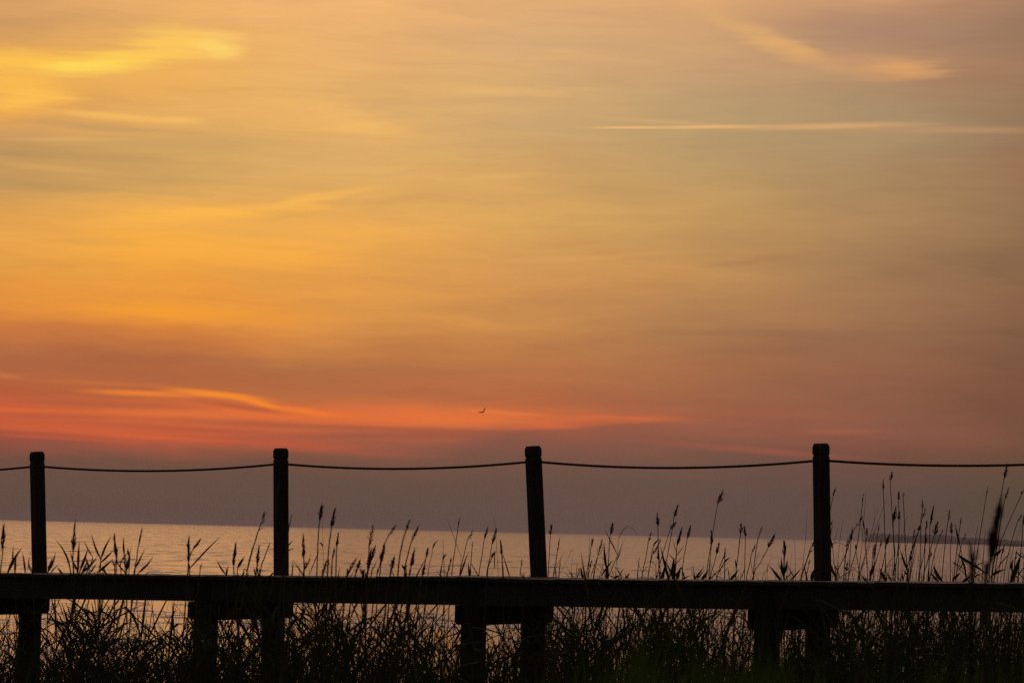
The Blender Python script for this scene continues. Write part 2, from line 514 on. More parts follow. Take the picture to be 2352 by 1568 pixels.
def woods(name, xa, xb, D, depth, hfun, n, label):
    bm = Buf()
    for i in range(n):
        u = random.random()
        x = xa + (xb - xa) * u
        h = hfun(u) * random.uniform(.72, 1.12)
        y = D + depth * random.uniform(.1, .7)
        r = h * random.uniform(.45, .8)
        for c, sc in ((Vector((x, y, h - r * .75)), Vector((r * random.uniform(.9, 1.6), r, r * .75))),
                      (Vector((x, y, h * .35)), Vector((r * 1.3, r, h * .36)))):
            k = [bm.verts.new(c + Vector((v.x * sc.x, v.y * sc.y, v.z * sc.z)) * random.uniform(.82, 1.18)) for v in ICO_V]
            for f in ICO_F:
                bm.faces.new([k[j] for j in f])
    o = put(name, bm, M_TREES)
    o['kind'], o['label'], o['category'] = 'stuff', label, 'woodland'


LD = 6800
xa, xb = shore('far_shore', 2020, 3600, LD, 500, 1.0, m)


def hmain(u):
    px = 2020 + 1580 * u
    k = min(1, (px - 2014) / 20)
    return k * (15.5 + 3.5 * math.sin(px * .011 + 3.4) + 1.6 * math.sin(px * .05) + 1.2 * math.sin(px * .13))


woods('woodland', xa, xb, LD, 500, hmain, 2300, 'long dark line of trees on the far shore across the water')
xa, xb = shore('near_spit', 2306, 3300, 4300, 200, .8, m)
woods('scrub', xa, xb, 4300, 200, lambda u: 2.0 + 2.4 * min(1, u * 25), 900, 'low darker scrub along the nearer spit at the right edge')

bm = bmesh.new()
box(bm, Vector((0, 12500, 10)), Vector((27000, 0, 0)), Vector((0, 14000, 0)), Vector((0, 0, 13.2)))
hm, t = material('haze_air')
pv = t.n('ShaderNodeVolumePrincipled', ins={'Color': (.88, .85, .92, 1), 'Density': .92e-4, 'Anisotropy': .25})
t.t.links.new(pv.outputs[0], t.n('ShaderNodeOutputMaterial').inputs[1])
hz = put('haze', bm, hm)
hz['kind'] = 'stuff'

# ------------------------------------------------------------------ boardwalk
IA, IB = 1 / 30.0, (1 / 26.0 - 1 / 30.0) / (1886 - 85)


def dfar(px):                     # distance of the far row of piles at picture column px
    return 1 / (IA + IB * (px - 85))


def deck_z(px):
    """height of the deck's top at the near edge, over column px"""
    yy = 1318.5 + (1341 - 1318.5) * px / 2352
    return at(px, yy, dfar(px) - .9).z


A0, B0 = at(85, 1300, dfar(85)), at(1886, 1300, dfar(1886))
AX = (B0 - A0)
AX.z = 0
AX.normalize()                    # along the boardwalk, to the right and nearer
NX = Vector((-AX.y, AX.x, 0))     # across it, away from the camera
if NX.y < 0:
    NX = -NX
WID = 1.23
Z0, Z1 = deck_z(85), deck_z(1886)
O = Vector((A0.x, A0.y, 0))
SLEN = (Vector((B0.x, B0.y, 0)) - O).length


def s_of(px):                     # distance along the far row at column px
    p = at(px, 1300, dfar(px))
    return (Vector((p.x, p.y, 0)) - O).dot(AX)


def bp(s, n, z=0):                # point of the boardwalk: along, across (0 = far row), above the deck's top
    q = O + AX * s + NX * n
    q.z = Z0 + (Z1 - Z0) * s / SLEN + z
    return q


AXS = (bp(1, 0) - bp(0, 0)).normalized()
UP = Vector((0, 0, 1))
bw = root('boardwalk', (O.x, O.y, .4), 'dark wooden boardwalk on paired piles crossing the picture above the reeds', 'boardwalk')
SL, SR = -4.2, SLEN + 4.3
# decking: boards across, one part
bm = bmesh.new()
s = SL
while s < SR:
    w_ = .138
    j = random.uniform(-.004, .005)
    if abs(s - s_of(1130)) < .55:
        j += .012
    ov = random.uniform(-.015, .02)
    box(bm, bp(s + w_ / 2, -WID / 2 + .02 - ov * .5, -.019 + j), AXS * (w_ / 2), NX * (WID / 2 + .16 + ov * .5),
        Vector((0, 0, .019)), .003)
    s += w_ + .006
put('decking', bm, M_DECK, bw)
# stringers, in lengths butted end to end
cuts = [SL] + [s_of(x) for x in (90, 640, 1240, 1900)] + [SR]
for n in (-WID - .05, .05):
    for a, b in zip(cuts, cuts[1:]):
        bm = bmesh.new()
        dz = random.uniform(-.004, .004)
        box(bm, (bp(a + .002, n, -.142 + dz) + bp(b - .002, n, -.142 + dz)) / 2, AXS * ((b - a) / 2 - .002),
            NX * .02, Vector((0, 0, .100)), .004)
        put('stringer', bm, M_DECK, bw)
# bents: two piles and a pair of cap beams each
bents = [-480, 74, 632, 1228, 1881, 2560]
PR = .118
for px in bents:
    s = s_of(px)
    ztop = -.245
    for n in (-WID, 0):
        base = bp(s, n)
        zb = gz(base.x, base.y) - .6
        bm = bmesh.new()
        pts = [Vector((base.x + random.uniform(-.004, .004), base.y, zb + (base.z + ztop + .16 - zb) * k / 8)) for k in range(9)]
        tube(bm, pts, [PR * (1.05 - .05 * k / 8) * random.uniform(.985, 1.015) for k in range(9)], 14)
        put('pile', bm, M_PILE, bw, True)
    for side in (-1, 1):
        bm = bmesh.new()
        off = side * (PR + .022)
        c = bp(s + off, -WID / 2, ztop - .09)
        hl, hh, th = WID / 2 + .115, .088, .019
        # plank with its lower corners cut back
        hn = hl - .045
        prof = [(-hn, hh), (hl, hh), (hl, -hh + .035), (hl - .035, -hh), (-hn + .035, -hh), (-hn, -hh + .035)]
        f = [[bm.verts.new(c + NX * u + UP * v + AX * (th * q)) for u, v in prof] for q in (-1, 1)]
        bm.faces.new(f[0])
        bm.faces.new(f[1][::-1])
        for k in range(6):
            bm.faces.new((f[0][k], f[0][(k + 1) % 6], f[1][(k + 1) % 6], f[1][k]))
        bmesh.ops.recalc_face_normals(bm, faces=bm.faces)
        put('cap_beam', bm, M_PILE, bw)

# ------------------------------------------------------------------ rope railing
rail = root('rope_railing', tuple(bp(0, .0, 0)), 'rope strung through a row of capped wooden posts along the boardwalk', 'railing')
# post: column and row of top, column and row of foot
posts = [(-455, 1042, -448, 1312), (85, 1037, 91, 1316), (645, 1029, 646, 1324), (1224, 1024, 1238, 1330), (1885.5, 1018, 1890, 1335),
         (2590, 1012, 2592, 1342)]
PW = .0615
rope_pts = []
for tx, ty, fx, fy in posts:
    D = dfar(fx)
    foot = at(fx, fy, D)
    top = at(tx, ty, D)
    d = (top - foot).normalized()
    foot = foot - d * .28
    a = AX - d * AX.dot(d)
    a.normalize()
    # turned a little, as set posts are
    a = Matrix.Rotation(R(random.uniform(-22, -14)), 3, d) @ a
    b = d.cross(a)
    L = (top - foot).length
    prof = [(0, 1), (.25 * L, 1.0), (.5 * L, .99), (L - .125, .985), (L - .116, .90), (L - .104, .90), (L - .095, 1.0), (L - .030, 1.0), (L, .80)]

    pw = PW * random.uniform(.97, 1.04)

    def post_mesh(prf):
        bm = bmesh.new()
        ring = []
        for h, k in prf:
            r = pw * k
            c = r * .80
            sh = [(r, -c), (r, c), (c, r), (-c, r), (-r, c), (-r, -c), (-c, -r), (c, -r)]
            ring.append([bm.verts.new(foot + d * h + a * u + b * v) for u, v in sh])
        for q, s_ in zip(ring, ring[1:]):
            for k in range(8):
                bm.faces.new((q[k], q[(k + 1) % 8], s_[(k + 1) % 8], s_[k]))
        bm.faces.new(ring[0][::-1])
        bm.faces.new(ring[-1])
        bmesh.ops.recalc_face_normals(bm, faces=bm.faces)
        return bm
    po = put('post', post_mesh(prof[:6]), M_POST, rail)
    hd = put('post_head', post_mesh(prof[5:]), M_POST)
    hd.parent = po
    rope_pts.append((foot, d, D, L))
# rope height at each post (row in the picture) and row of the lowest point of each span
rows = [1082, 1070, 1064.5, 1059, 1056.5, 1053]
sag = [1088, 1081, 1076, 1074, 1069]
ctr = []
for (foot, d, D, L), row, (tx, ty, fx, fy) in zip(rope_pts, rows, posts):
    u = (row - ty) / (fy - ty)
    ctr.append(at(tx + (fx - tx) * u, row, D))
for i in range(5):
    p, q = ctr[i], ctr[i + 1]
    mx = (posts[i][0] + posts[i + 1][0]) / 2
    mid_row = (rows[i] + rows[i + 1]) / 2
    drop = (sag[i] - mid_row) / F * (p.y + q.y) / 2
    L = (q - p).length
    n = int(L / .0075)
    bm = Buf()
    strands = [[], [], []]
    for k in range(n + 1):
        u = k / n
        c = p.lerp(q, u)
        c.z -= drop * 4 * u * (1 - u)
        tdir = (q - p) - UP * drop * 4 * (1 - 2 * u)
        tdir.normalize()
        e1 = tdir.cross(UP).normalized()
        e2 = tdir.cross(e1)
        for j in range(3):
            ph = u * L / .075 * math.tau + j * math.tau / 3
            strands[j].append(c + (e1 * math.cos(ph) + e2 * math.sin(ph)) * .0066)
    for st in strands:
        tube(bm, st, .0066, 5)
    put('rope', bm, M_ROPE, rail, True)

# ------------------------------------------------------------------ bird
BD = 220
bc = at25(1179.3, 1004.6, BD)
k = .156e-3 * BD                     # metres per pixel (2500 wide) out there
ex, ez = Vector((1, 0, 0)), UP
ey = Vector((0, .9, -.30))
bm = bmesh.new()
# body: tail at lower right, head away from the camera
axis = [(-.20, .05, -.075, .002), (-.15, .035, -.055, .014), (-.07, .015, -.02, .034), (.02, 0, 0, .046), (.10, -.006, .008, .038), (.155, -.01, .012, .026),
        (.185, -.012, .012, .024), (.215, -.014, .010, .008), (.245, -.014, .006, .002)]
tube(bm, [bc + ey * y + ex * x + ez * z for y, x, z, r in axis], [r for *_, r in axis], 10)
tl = [bc + ey * -.17 + ex * .042 + ez * -.062, bc + ey * -.27 + ex * .015 + ez * -.085, bc + ey * -.26 + ex * .05 + ez * -.10, bc + ey * -.27 + ex * .085 + ez * -.09]
tv = [bm.verts.new(p) for p in tl]
bm.faces.new(tv)
# wings: (pixel right, pixel up, chord) from shoulder to tip
for pts in ([(0, 0, .13), (-3.4, -.6, .13), (-6.5, -.9, .12), (-9, -.7, .08), (-11.3, -.5, .01)],
            [(0, 0, .13), (1.6, 2.2, .13), (3.0, 4.8, .12), (3.9, 7.4, .08), (4.2, 9.6, .01)]):
    prev = None
    P3 = smoothline([bc + ex * (x * k) + ez * (z * k) + ey * .05 for x, z, c in pts], 3)
    n = len(P3)
    for i, p in enumerate(P3):
        u = i / (n - 1)
        c = .15 * (1 - u ** 2.2) + .008
        sweep = -.09 * max(0, u - .4)
        th = .045 * (1 - u) + .012
        tdir = (P3[min(i + 1, n - 1)] - P3[max(i - 1, 0)]).normalized()
        nn = tdir.cross(ey).normalized()
        q = p + ey * sweep
        row = [bm.verts.new(q + ey * c * .5), bm.verts.new(q + ey * c * .15 + nn * th), bm.verts.new(q - ey * c * .5 + nn * .004 - ez * .01),
               bm.verts.new(q + ey * c * .1 - nn * th)]
        if prev:
            for a in range(4):
                bm.faces.new((prev[a], prev[(a + 1) % 4], row[(a + 1) % 4], row[a]))
        prev = row
    bm.faces.new(prev)
bmesh.ops.recalc_face_normals(bm, faces=bm.faces)
bird = put('bird', bm, M_BIRD, None, True)
bird['label'], bird['category'] = 'small dark bird gliding with raised wings over the sea', 'bird'

# ------------------------------------------------------------------ reeds, traced one by one
# crop origin (2500 wide frame), crop scale, distance: 'f' in front of the boardwalk, 'b' behind it
# P plumed, W wispy plume: (kind, tip, foot of plume, stem points down to the deck line, plume width, leaves)
# S bare stalk: (kind, points from tip down, width, leaves)     L leafy shoot: (kind, foot, leaves)
# a leaf is (x0, y0, x1, y1, width, [bend])
A = (0, 1220, 5.88, 'f', [
    ('P', (55, 320), (38, 760), [(12, 960), (5, 1060)], 40, []),
    ('L', (215, 1080), [(110, 1050, 325, 670, 34, .05), (215, 1050, 235, 800, 24), (362, 1050, 318, 740, 22, -.05), (180, 900, 195, 640, 16)]),
    ('L', (470, 1080), [(460, 1040, 410, 820, 18, .08), (470, 1040, 380, 930, 14)]),
    ('L', (690, 1080), [(685, 1040, 800, 730, 24, -.06), (690, 1000, 760, 810, 22), (1010, 1010, 780, 550, 20, -.10), (730, 1055, 840, 930, 18, .05), (900, 1060, 822, 960, 22, .05)]),
    ('P', (1082, 260), (1050, 760), [(1045, 920), (1060, 1070)], 42, [(1045, 900, 1000, 720, 14), (1050, 920, 1110, 1000, 16, .1)]),
    ('L', (1130, 1080), [(1125, 1000, 1140, 580, 26, .02), (1150, 1010, 1265, 690, 30, -.03), (1330, 820, 1195, 560, 14, .04), (1290, 990, 1230, 800, 24, .05),
                         (1175, 1045, 1400, 800, 28, -.05), (1120, 1020, 1040, 850, 24, .06), (1115, 960, 1125, 780, 18), (1180, 1060, 1250, 880, 26)]),
    ('L', (1440, 1080), [(1450, 850, 1310, 470, 22, .05), (1445, 860, 1610, 500, 22, .06), (1440, 900, 1640, 700, 22, -.03), (1405, 1030, 1620, 840, 26, -.04),
                         (1530, 1060, 1470, 930, 22, .04), (1470, 1000, 1300, 1060, 14), (1290, 1050, 1390, 900, 18)]),
    ('P', (1640, 430), (1668, 850), [(1650, 960), (1648, 1075)], 30, [(1680, 850, 1700, 660, 16, .05), (1640, 950, 1610, 830, 14)]),
    ('L', (1815, 1080), [(1790, 1030, 1670, 860, 22, .03), (1865, 820, 1840, 680, 24, .08), (1785, 800, 1775, 515, 22, .03), (1820, 1000, 1860, 790, 34, -.04),
                         (1730, 885, 1840, 740, 16), (1815, 980, 1770, 880, 22), (1830, 900, 1900, 640, 10)]),
    ('P', (2048, 370), (1975, 720), [(1960, 880), (1930, 1070)], 16, [(1930, 1000, 2080, 690, 20, -.03), (1975, 1055, 2200, 810, 24, -.06), (2100, 1055, 2200, 1030, 14, .1)]),
])
B = (400, 1200, 5.88, 'f', [
    ('P', (355, 600), (352, 1000), [(360, 1080), (368, 1200)], 38, []),
    ('P', (548, 650), (405, 850), [(360, 980), (340, 1200)], 34, []),
    ('S', [(552, 1010), (530, 1100), (512, 1200)], 20, []),
    ('L', (900, 1210), [(895, 1190, 755, 970, 20, .05), (905, 1190, 925, 1040, 12)]),
    ('P', (1040, 680), (1000, 1090), [(1005, 1140), (1010, 1210)], 56, [(1060, 1090, 1165, 920, 30, .03)]),
    ('W', (1460, 260), (1382, 490), [(1330, 650), (1180, 1210)], 44, [(1352, 570, 1445, 512, 10, .08)]),
    ('P', (1365, 740), (1342, 1060), [(1335, 1130), (1325, 1210)], 32, []),
    ('W', (1530, 715), (1490, 820), [(1440, 960), (1375, 1210)], 14, []),
    ('W', (1842, 315), (1802, 480), [(1785, 600), (1740, 1215)], 16, []),
    ('L', (1700, 1215), [(1770, 800, 1868, 685, 16, .05), (1770, 850, 1890, 795, 18, .05)]),
    ('P', (2000, 590), (2010, 990), [(2012, 1060), (2010, 1215)], 40, [(2005, 1140, 2110, 930, 20, -.04), (2000, 1205, 1865, 1000, 16, -.04)]),
    ('S', [(1855, 970), (1850, 1080), (1840, 1215)], 26, []),
    ('L', (1120, 1215), [(1120, 1210, 1165, 1140, 16), (1310, 1200, 1290, 1060, 16)]),
])
C_ = (700, 1200, 5.88, 'f', [
    ('P', (515, 150), (470, 430), [(450, 700), (430, 1240)], 46, []),
    ('P', (700, 200), (642, 520), [(605, 800), (582, 1240)], 44, []),
    ('P', (745, 560), (718, 800), [(712, 900), (705, 1240)], 30, []),
    ('P', (690, 790), (655, 960), [(648, 1060), (640, 1240)], 24, []),
    ('P', (600, 940), (590, 1080), [(585, 1150), (575, 1240)], 28, []),
    ('P', (578, 960), (522, 1170), [(515, 1200), (505, 1240)], 34, []),
    ('W', (1240, 450), (1185, 755), [(1178, 900), (1158, 1240)], 54, [(1188, 770, 1222, 700, 16, .05)]),
    ('P', (1285, 740), (1195, 1020), [(1175, 1120), (1150, 1245)], 48, []),
    ('P', (1215, 800), (1168, 1150), [(1160, 1200), (1145, 1245)], 46, []),
    ('S', [(1300, 965), (1250, 1090), (1205, 1240)], 22, []),
    ('W', (1578, 440), (1452, 650), [(1400, 780), (1330, 1240)], 58, []),
    ('P', (1412, 720), (1332, 1060), [(1310, 1150), (1288, 1245)], 44, []),
    ('W', (1780, 380), (1708, 565), [(1650, 780), (1590, 1240)], 34, []),
    ('W', (1910, 460), (1782, 740), [(1740, 900), (1682, 1245)], 40, []),
    ('P', (1550, 900), (1500, 1130), [(1492, 1180), (1478, 1240)], 44, []),
    ('P', (1840, 790), (1782, 1100), [(1770, 1180), (1755, 1245)], 48, []),
    ('P', (2035, 780), (1995, 960), [(1975, 1080), (1938, 1245)], 38, []),
    ('P', (1985, 1035), (1945, 1220), [(1940, 1235), (1932, 1250)], 46, []),
    ('S', [(2180, 688), (2105, 770), (2080, 920), (2020, 1245)], 12, [(2100, 810, 2178, 688, 18, .12)]),
    ('P', (1060, 950), (1012, 1110), [(1000, 1160), (975, 1245)], 44, []),
    ('W', (1012, 930), (892, 1140), [(875, 1190), (858, 1240)], 34, []),
    ('L', (1722, 1240), [(1690, 1110, 1650, 1040, 24), (1690, 1110, 1732, 1050, 20), (1722, 1225, 1680, 1110, 22), (1690, 1130, 1700, 1040, 22)]),
    ('S', [(2245, 690), (2250, 900), (2262, 1245)], 13, []),
    ('S', [(350, 880), (290, 1060), (240, 1150)], 18, []),
    ('L', (1095, 1245), [(1090, 1240, 1120, 1090, 26), (1130, 1240, 1140, 1140, 16), (1080, 1180, 1050, 1080, 20)]),
])
Dd = (1000, 1210, 5.88, 'm', [
    ('W', (728, 290), (700, 420), [(660, 700), (598, 1200)], 20, []),
    ('W', (912, 465), (828, 640), [(780, 850), (712, 1200)], 44, []),
    ('W', (912, 648), (897, 740), [(885, 900), (868, 1200)], 18, []),
    ('L', (872, 1210), [(872, 1190, 848, 950, 24, .03), (870, 1150, 880, 1000, 14)]),
    ('P', (1127, 425), (1070, 630), [(1040, 850), (988, 1200)], 36, []),
    ('P', (1257, 445), (1180, 700), [(1150, 900), (1095, 1200)], 38, []),
    ('S', [(1222, 340), (1248, 700), (1272, 1200)], 9, []),
    ('P', (1297, 600), (1325, 880), [(1335, 1000), (1345, 1200)], 28, [(1328, 900, 1342, 850, 10)]),
    ('P', (1237, 775), (1172, 905), [(1130, 1020), (1112, 1200)], 36, []),
    ('W', (1615, 885), (1595, 1040), [(1590, 1100), (1585, 1200)], 24, []),
    ('P', (2042, 385), (2020, 570), [(2005, 850), (1988, 1205)], 32, []),
    ('W', (2157, 588), (2120, 800), [(2095, 980), (2060, 1205)], 24, []),
    ('S', [(2175, 870), (2160, 1000), (2145, 1205)], 13, []),
    ('S', [(2335, 890), (2330, 1000), (2320, 1205)], 9, []),
    ('S', [(535, 828), (485, 890), (465, 980), (430, 1205)], 12, [(478, 905, 535, 828, 22, .12)]),
    ('W', (602, 860), (545, 1110), [(538, 1160), (528, 1205)], 28, []),
    ('L', (1640, 1205), [(1640, 1190, 1603, 1100, 18), (1720, 1200, 1718, 1120, 12)]),
])
E = (1350, 1180, 5.88, 'b', [
    ('S', [(350, 1105), (342, 1200), (328, 1390)], 14, []),
    ('W', (382, 1190), (355, 1330), [(348, 1360), (342, 1390)], 34, []),
    ('L', (440, 1390), [(437, 1380, 398, 1185, 26, .03)]),
    ('S', [(522, 765), (515, 1100), (470, 1390)], 15, []),
    ('W', (583, 725), (545, 920), [(525, 1100), (495, 1390)], 34, []),
    ('P', (560, 1090), (530, 1215), [(520, 1280), (503, 1390)], 22, []),
    ('W', (714, 775), (640, 1050), [(615, 1180), (573, 1390)], 60, [(640, 1070, 740, 1090, 10, .25)]),
    ('L', (780, 1390), [(775, 1240, 733, 835, 26, .03), (782, 1380, 778, 1160, 40), (800, 1310, 940, 1385, 14), (720, 1220, 630, 1160, 9, -.1)]),
    ('P', (862, 548), (822, 740), [(808, 900), (800, 1100), (782, 1390)], 48, [(830, 725, 882, 635, 14, -.05)]),
    ('S', [(848, 755), (740, 1130), (660, 1390)], 9, []),
    ('L', (990, 1395), [(990, 1385, 860, 1175, 12, -.14), (880, 1375, 955, 1310, 28, .12)]),
    ('L', (1045, 1395), [(1042, 1385, 1105, 1270, 22, .03)]),
    ('S', [(1242, 1050), (1225, 1200), (1210, 1395)], 20, []),
    ('W', (1422, 675), (1370, 830), [(1330, 1080), (1270, 1395)], 36, []),
    ('W', (1555, 788), (1425, 1030), [(1400, 1150), (1360, 1395)], 40, [(1430, 1020, 1492, 958, 18, .08), (1440, 900, 1555, 785, 20, .12)]),
    ('P', (1497, 405), (1507, 625), [(1512, 900), (1545, 1395)], 42, []),
    ('P', (1505, 935), (1512, 1110), [(1520, 1240), (1530, 1395)], 26, []),
    ('L', (1655, 1395), [(1650, 1290, 1543, 890, 26, .02), (1680, 1385, 1600, 1130, 26, .05), (1545, 1380, 1600, 1150, 30, -.1), (1540, 1330, 1640, 1335, 14)]),
    ('P', (1802, 288), (1735, 490), [(1725, 580), (1650, 1000), (1580, 1395)], 34, []),
    ('P', (1772, 538), (1680, 670), [(1590, 960), (1488, 1395)], 58, []),
    ('P', (1862, 595), (1780, 900), [(1770, 1050), (1750, 1395)], 32, [(1770, 1040, 1890, 875, 9), (1760, 1160, 1862, 1035, 9), (1768, 970, 1708, 775, 7)]),
    ('P', (1985, 585), (1925, 800), [(1870, 1130), (1855, 1395)], 34, []),
    ('L', (1730, 1395), [(1730, 1385, 1732, 1060, 54), (1738, 1090, 1650, 1000, 13, -.05)]),
    ('L', (1790, 1395), [(1780, 1385, 1842, 1185, 38, .04), (1890, 1385, 1838, 1185, 16, -.04), (1830, 1395, 1990, 1315, 28, .05), (1750, 1320, 1870, 1180, 14)]),
    ('L', (1500, 1395), [(1490, 1385, 1385, 1325, 18, .03)]),
    ('L', (2040, 1395), [(2020, 1390, 2132, 1225, 24, -.04), (2050, 1390, 2182, 1225, 15, -.03), (2130, 1395, 2232, 1235, 38, -.04)]),
])
Ff = (1650, 1180, 5.88, 'b', [
    ('P', (678, 75), (600, 300), [(555, 560), (500, 900), (430, 1400)], 66, []),
    ('P', (507, 645), (510, 900), [(480, 1200), (475, 1400)], 38, []),
    ('P', (622, 825), (580, 1020), [(550, 1150), (490, 1400)], 46, []),
    ('P', (708, 905), (700, 1110), [(700, 1250), (700, 1400)], 20, [(705, 1260, 750, 1190, 8)]),
    ('S', [(800, 1052), (700, 1120), (600, 1290), (510, 1400)], 10, [(690, 1140, 802, 1052, 20, .14)]),
    ('W', (952, 508), (928, 730), [(880, 1150), (855, 1400)], 54, [(932, 690, 985, 608, 14, .06)]),
    ('L', (860, 1400), [(872, 1210, 848, 1075, 18), (765, 1395, 903, 1225, 30, -.04), (880, 1340, 915, 1345, 18, .2)]),
    ('P', (985, 588), (998, 765), [(993, 1000), (982, 1400)], 34, []),
    ('W', (1146, 855), (1090, 1000), [(1050, 1200), (1008, 1400)], 30, []),
    ('W', (1242, 595), (1200, 725), [(1160, 900), (1105, 1400)], 34, []),
    ('P', (1437, 698), (1322, 925), [(1210, 1140), (1090, 1400)], 54, []),
    ('S', [(1385, 1035), (1310, 1220), (1238, 1400)], 9, []),
    ('P', (1557, 775), (1552, 1060), [(1550, 1250), (1560, 1400)], 36, [(1545, 1320, 1513, 1060, 32, .03), (1560, 1290, 1602, 1085, 28, -.04), (1560, 1060, 1592, 870, 22, .03)]),
    ('L', (1520, 1400), [(1510, 1395, 1330, 1165, 34, -.03), (1560, 1395, 1458, 1125, 15, -.05)]),
    ('S', [(1707, 785), (1710, 1000), (1715, 1400)], 9, []),
    ('S', [(1662, 1000), (1648, 1200), (1633, 1400)], 7, []),
    ('L', (1600, 1400), [(1640, 1390, 1800, 1205, 22, -.04), (1570, 1370, 1712, 1215, 11, -.03)]),
    ('S', [(1887, 348), (1862, 800), (1800, 1400)], 9, []),
    ('W', (1990, 798), (1910, 1000), [(1840, 1210), (1788, 1400)], 48, [(1930, 965, 2005, 928, 12, .05)]),
    ('W', (1937, 1065), (1905, 1165), [(1885, 1280), (1863, 1400)], 26, []),
    ('L', (1950, 1400), [(1950, 1395, 2012, 1195, 40, .05)]),
    ('S', [(1950, 960), (1850, 1170), (1800, 1400)], 8, []),
    ('W', (2302, 28), (2255, 200), [(2215, 390), (2180, 760), (2150, 1400)], 32, [(2212, 215, 2235, 195, 6)]),
    ('W', (2252, 508), (2215, 620), [(2190, 850), (2150, 1400)], 28, [(2240, 630, 2262, 600, 8)]),
    ('L', (2300, 1400), [(2250, 920, 2203, 715, 26, .02), (2290, 1340, 2208, 1105, 30, .02)]),
])
G = (2000, 1110, 4.9, 'b', [
    ('S', [(290, 755), (250, 1000), (205, 1520)], 8, []),
    ('S', [(225, 875), (180, 1030), (90, 1300)], 8, []),
    ('W', (522, 718), (445, 850), [(390, 950), (320, 1180), (180, 1520)], 42, []),
    ('P', (400, 845), (380, 1030), [(365, 1280), (348, 1520)], 28, []),
    ('W', (377, 938), (325, 1120), [(310, 1250), (290, 1520)], 42, [(330, 1118, 372, 1098, 8)]),
    ('P', (345, 1265), (320, 1400), [(315, 1450), (308, 1520)], 34, []),
    ('W', (532, 450), (518, 570), [(450, 1100), (340, 1520)], 14, []),
    ('S', [(566, 425), (540, 700), (510, 1100), (462, 1520)], 8, []),
    ('P', (570, 865), (570, 970), [(558, 1100), (580, 1520)], 32, [(542, 880, 518, 755, 14)]),
    ('P', (437, 1055), (440, 1150), [(470, 1350), (490, 1520)], 20, []),
    ('S', [(718, 652), (672, 740), (580, 1100), (458, 1520)], 8, []),
    ('S', [(806, 528), (700, 820), (590, 1130), (468, 1520)], 9, []),
    ('W', (718, 805), (700, 930), [(680, 1100), (640, 1520)], 14, []),
    ('P', (768, 288), (766, 420), [(780, 750), (798, 1400), (805, 1520)], 20, []),
    ('P', (874, 192), (850, 315), [(868, 650), (888, 1000), (910, 1520)], 34, []),
    ('P', (955, 418), (950, 548), [(952, 1000), (900, 1520)], 28, []),
    ('W', (1010, 438), (1005, 505), [(1020, 800), (1030, 1100), (1062, 1520)], 24, []),
    ('P', (922, 598), (885, 810), [(890, 1000), (905, 1200), (880, 1520)], 34, []),
    ('P', (960, 655), (955, 790), [(955, 1000), (940, 1520)], 28, []),
    ('S', [(1062, 728), (1018, 870), (920, 1280), (880, 1520)], 8, []),
    ('P', (847, 918), (800, 1090), [(765, 1300), (718, 1520)], 32, []),
    ('P', (745, 1008), (730, 1100), [(670, 1300), (605, 1520)], 24, []),
    ('P', (668, 1035), (645, 1250), [(625, 1400), (598, 1520)], 30, []),
    ('L', (605, 1525), [(610, 1450, 668, 1280, 36, -.03), (560, 1510, 510, 1440, 22)]),
    ('L', (800, 1525), [(800, 1515, 718, 1345, 28, .02), (870, 1515, 800, 1385, 15, .02)]),
    ('L', (1055, 1525), [(1055, 1380, 968, 1120, 20, .02), (1060, 1440, 1010, 1380, 16)]),
    ('W', (1228, 528), (1238, 650), [(1215, 800), (1215, 1100), (1200, 1520)], 38, []),
    ('W', (1277, 608), (1232, 760), [(1200, 880), (1120, 1100), (1050, 1350), (1000, 1520)], 34, [(1200, 880, 1216, 830, 22)]),
    ('P', (1212, 835), (1188, 912), [(1160, 1000), (1070, 1520)], 36, []),
    ('P', (1374, 588), (1325, 850), [(1320, 1100), (1308, 1520)], 26, []),
    ('P', (1290, 775), (1275, 900), [(1250, 1200), (1178, 1520)], 22, []),
    ('P', (1422, 788), (1375, 960), [(1355, 1040), (1290, 1300), (1238, 1520)], 40, []),
    ('W', (1142, 885), (1125, 1000), [(1085, 1300), (1040, 1520)], 28, []),
    ('W', (1340, 1135), (1320, 1230), [(1312, 1350), (1298, 1520)], 32, []),
    ('P', (1107, 1125), (1085, 1270), [(1075, 1350), (1058, 1520)], 28, []),
    ('L', (1450, 1525), [(1445, 1495, 1368, 1315, 32, .02), (1000, 1500, 990, 1380, 14)]),
    ('P', (1278, 915), (1268, 1080), [(1262, 1250), (1255, 1520)], 22, []),
])
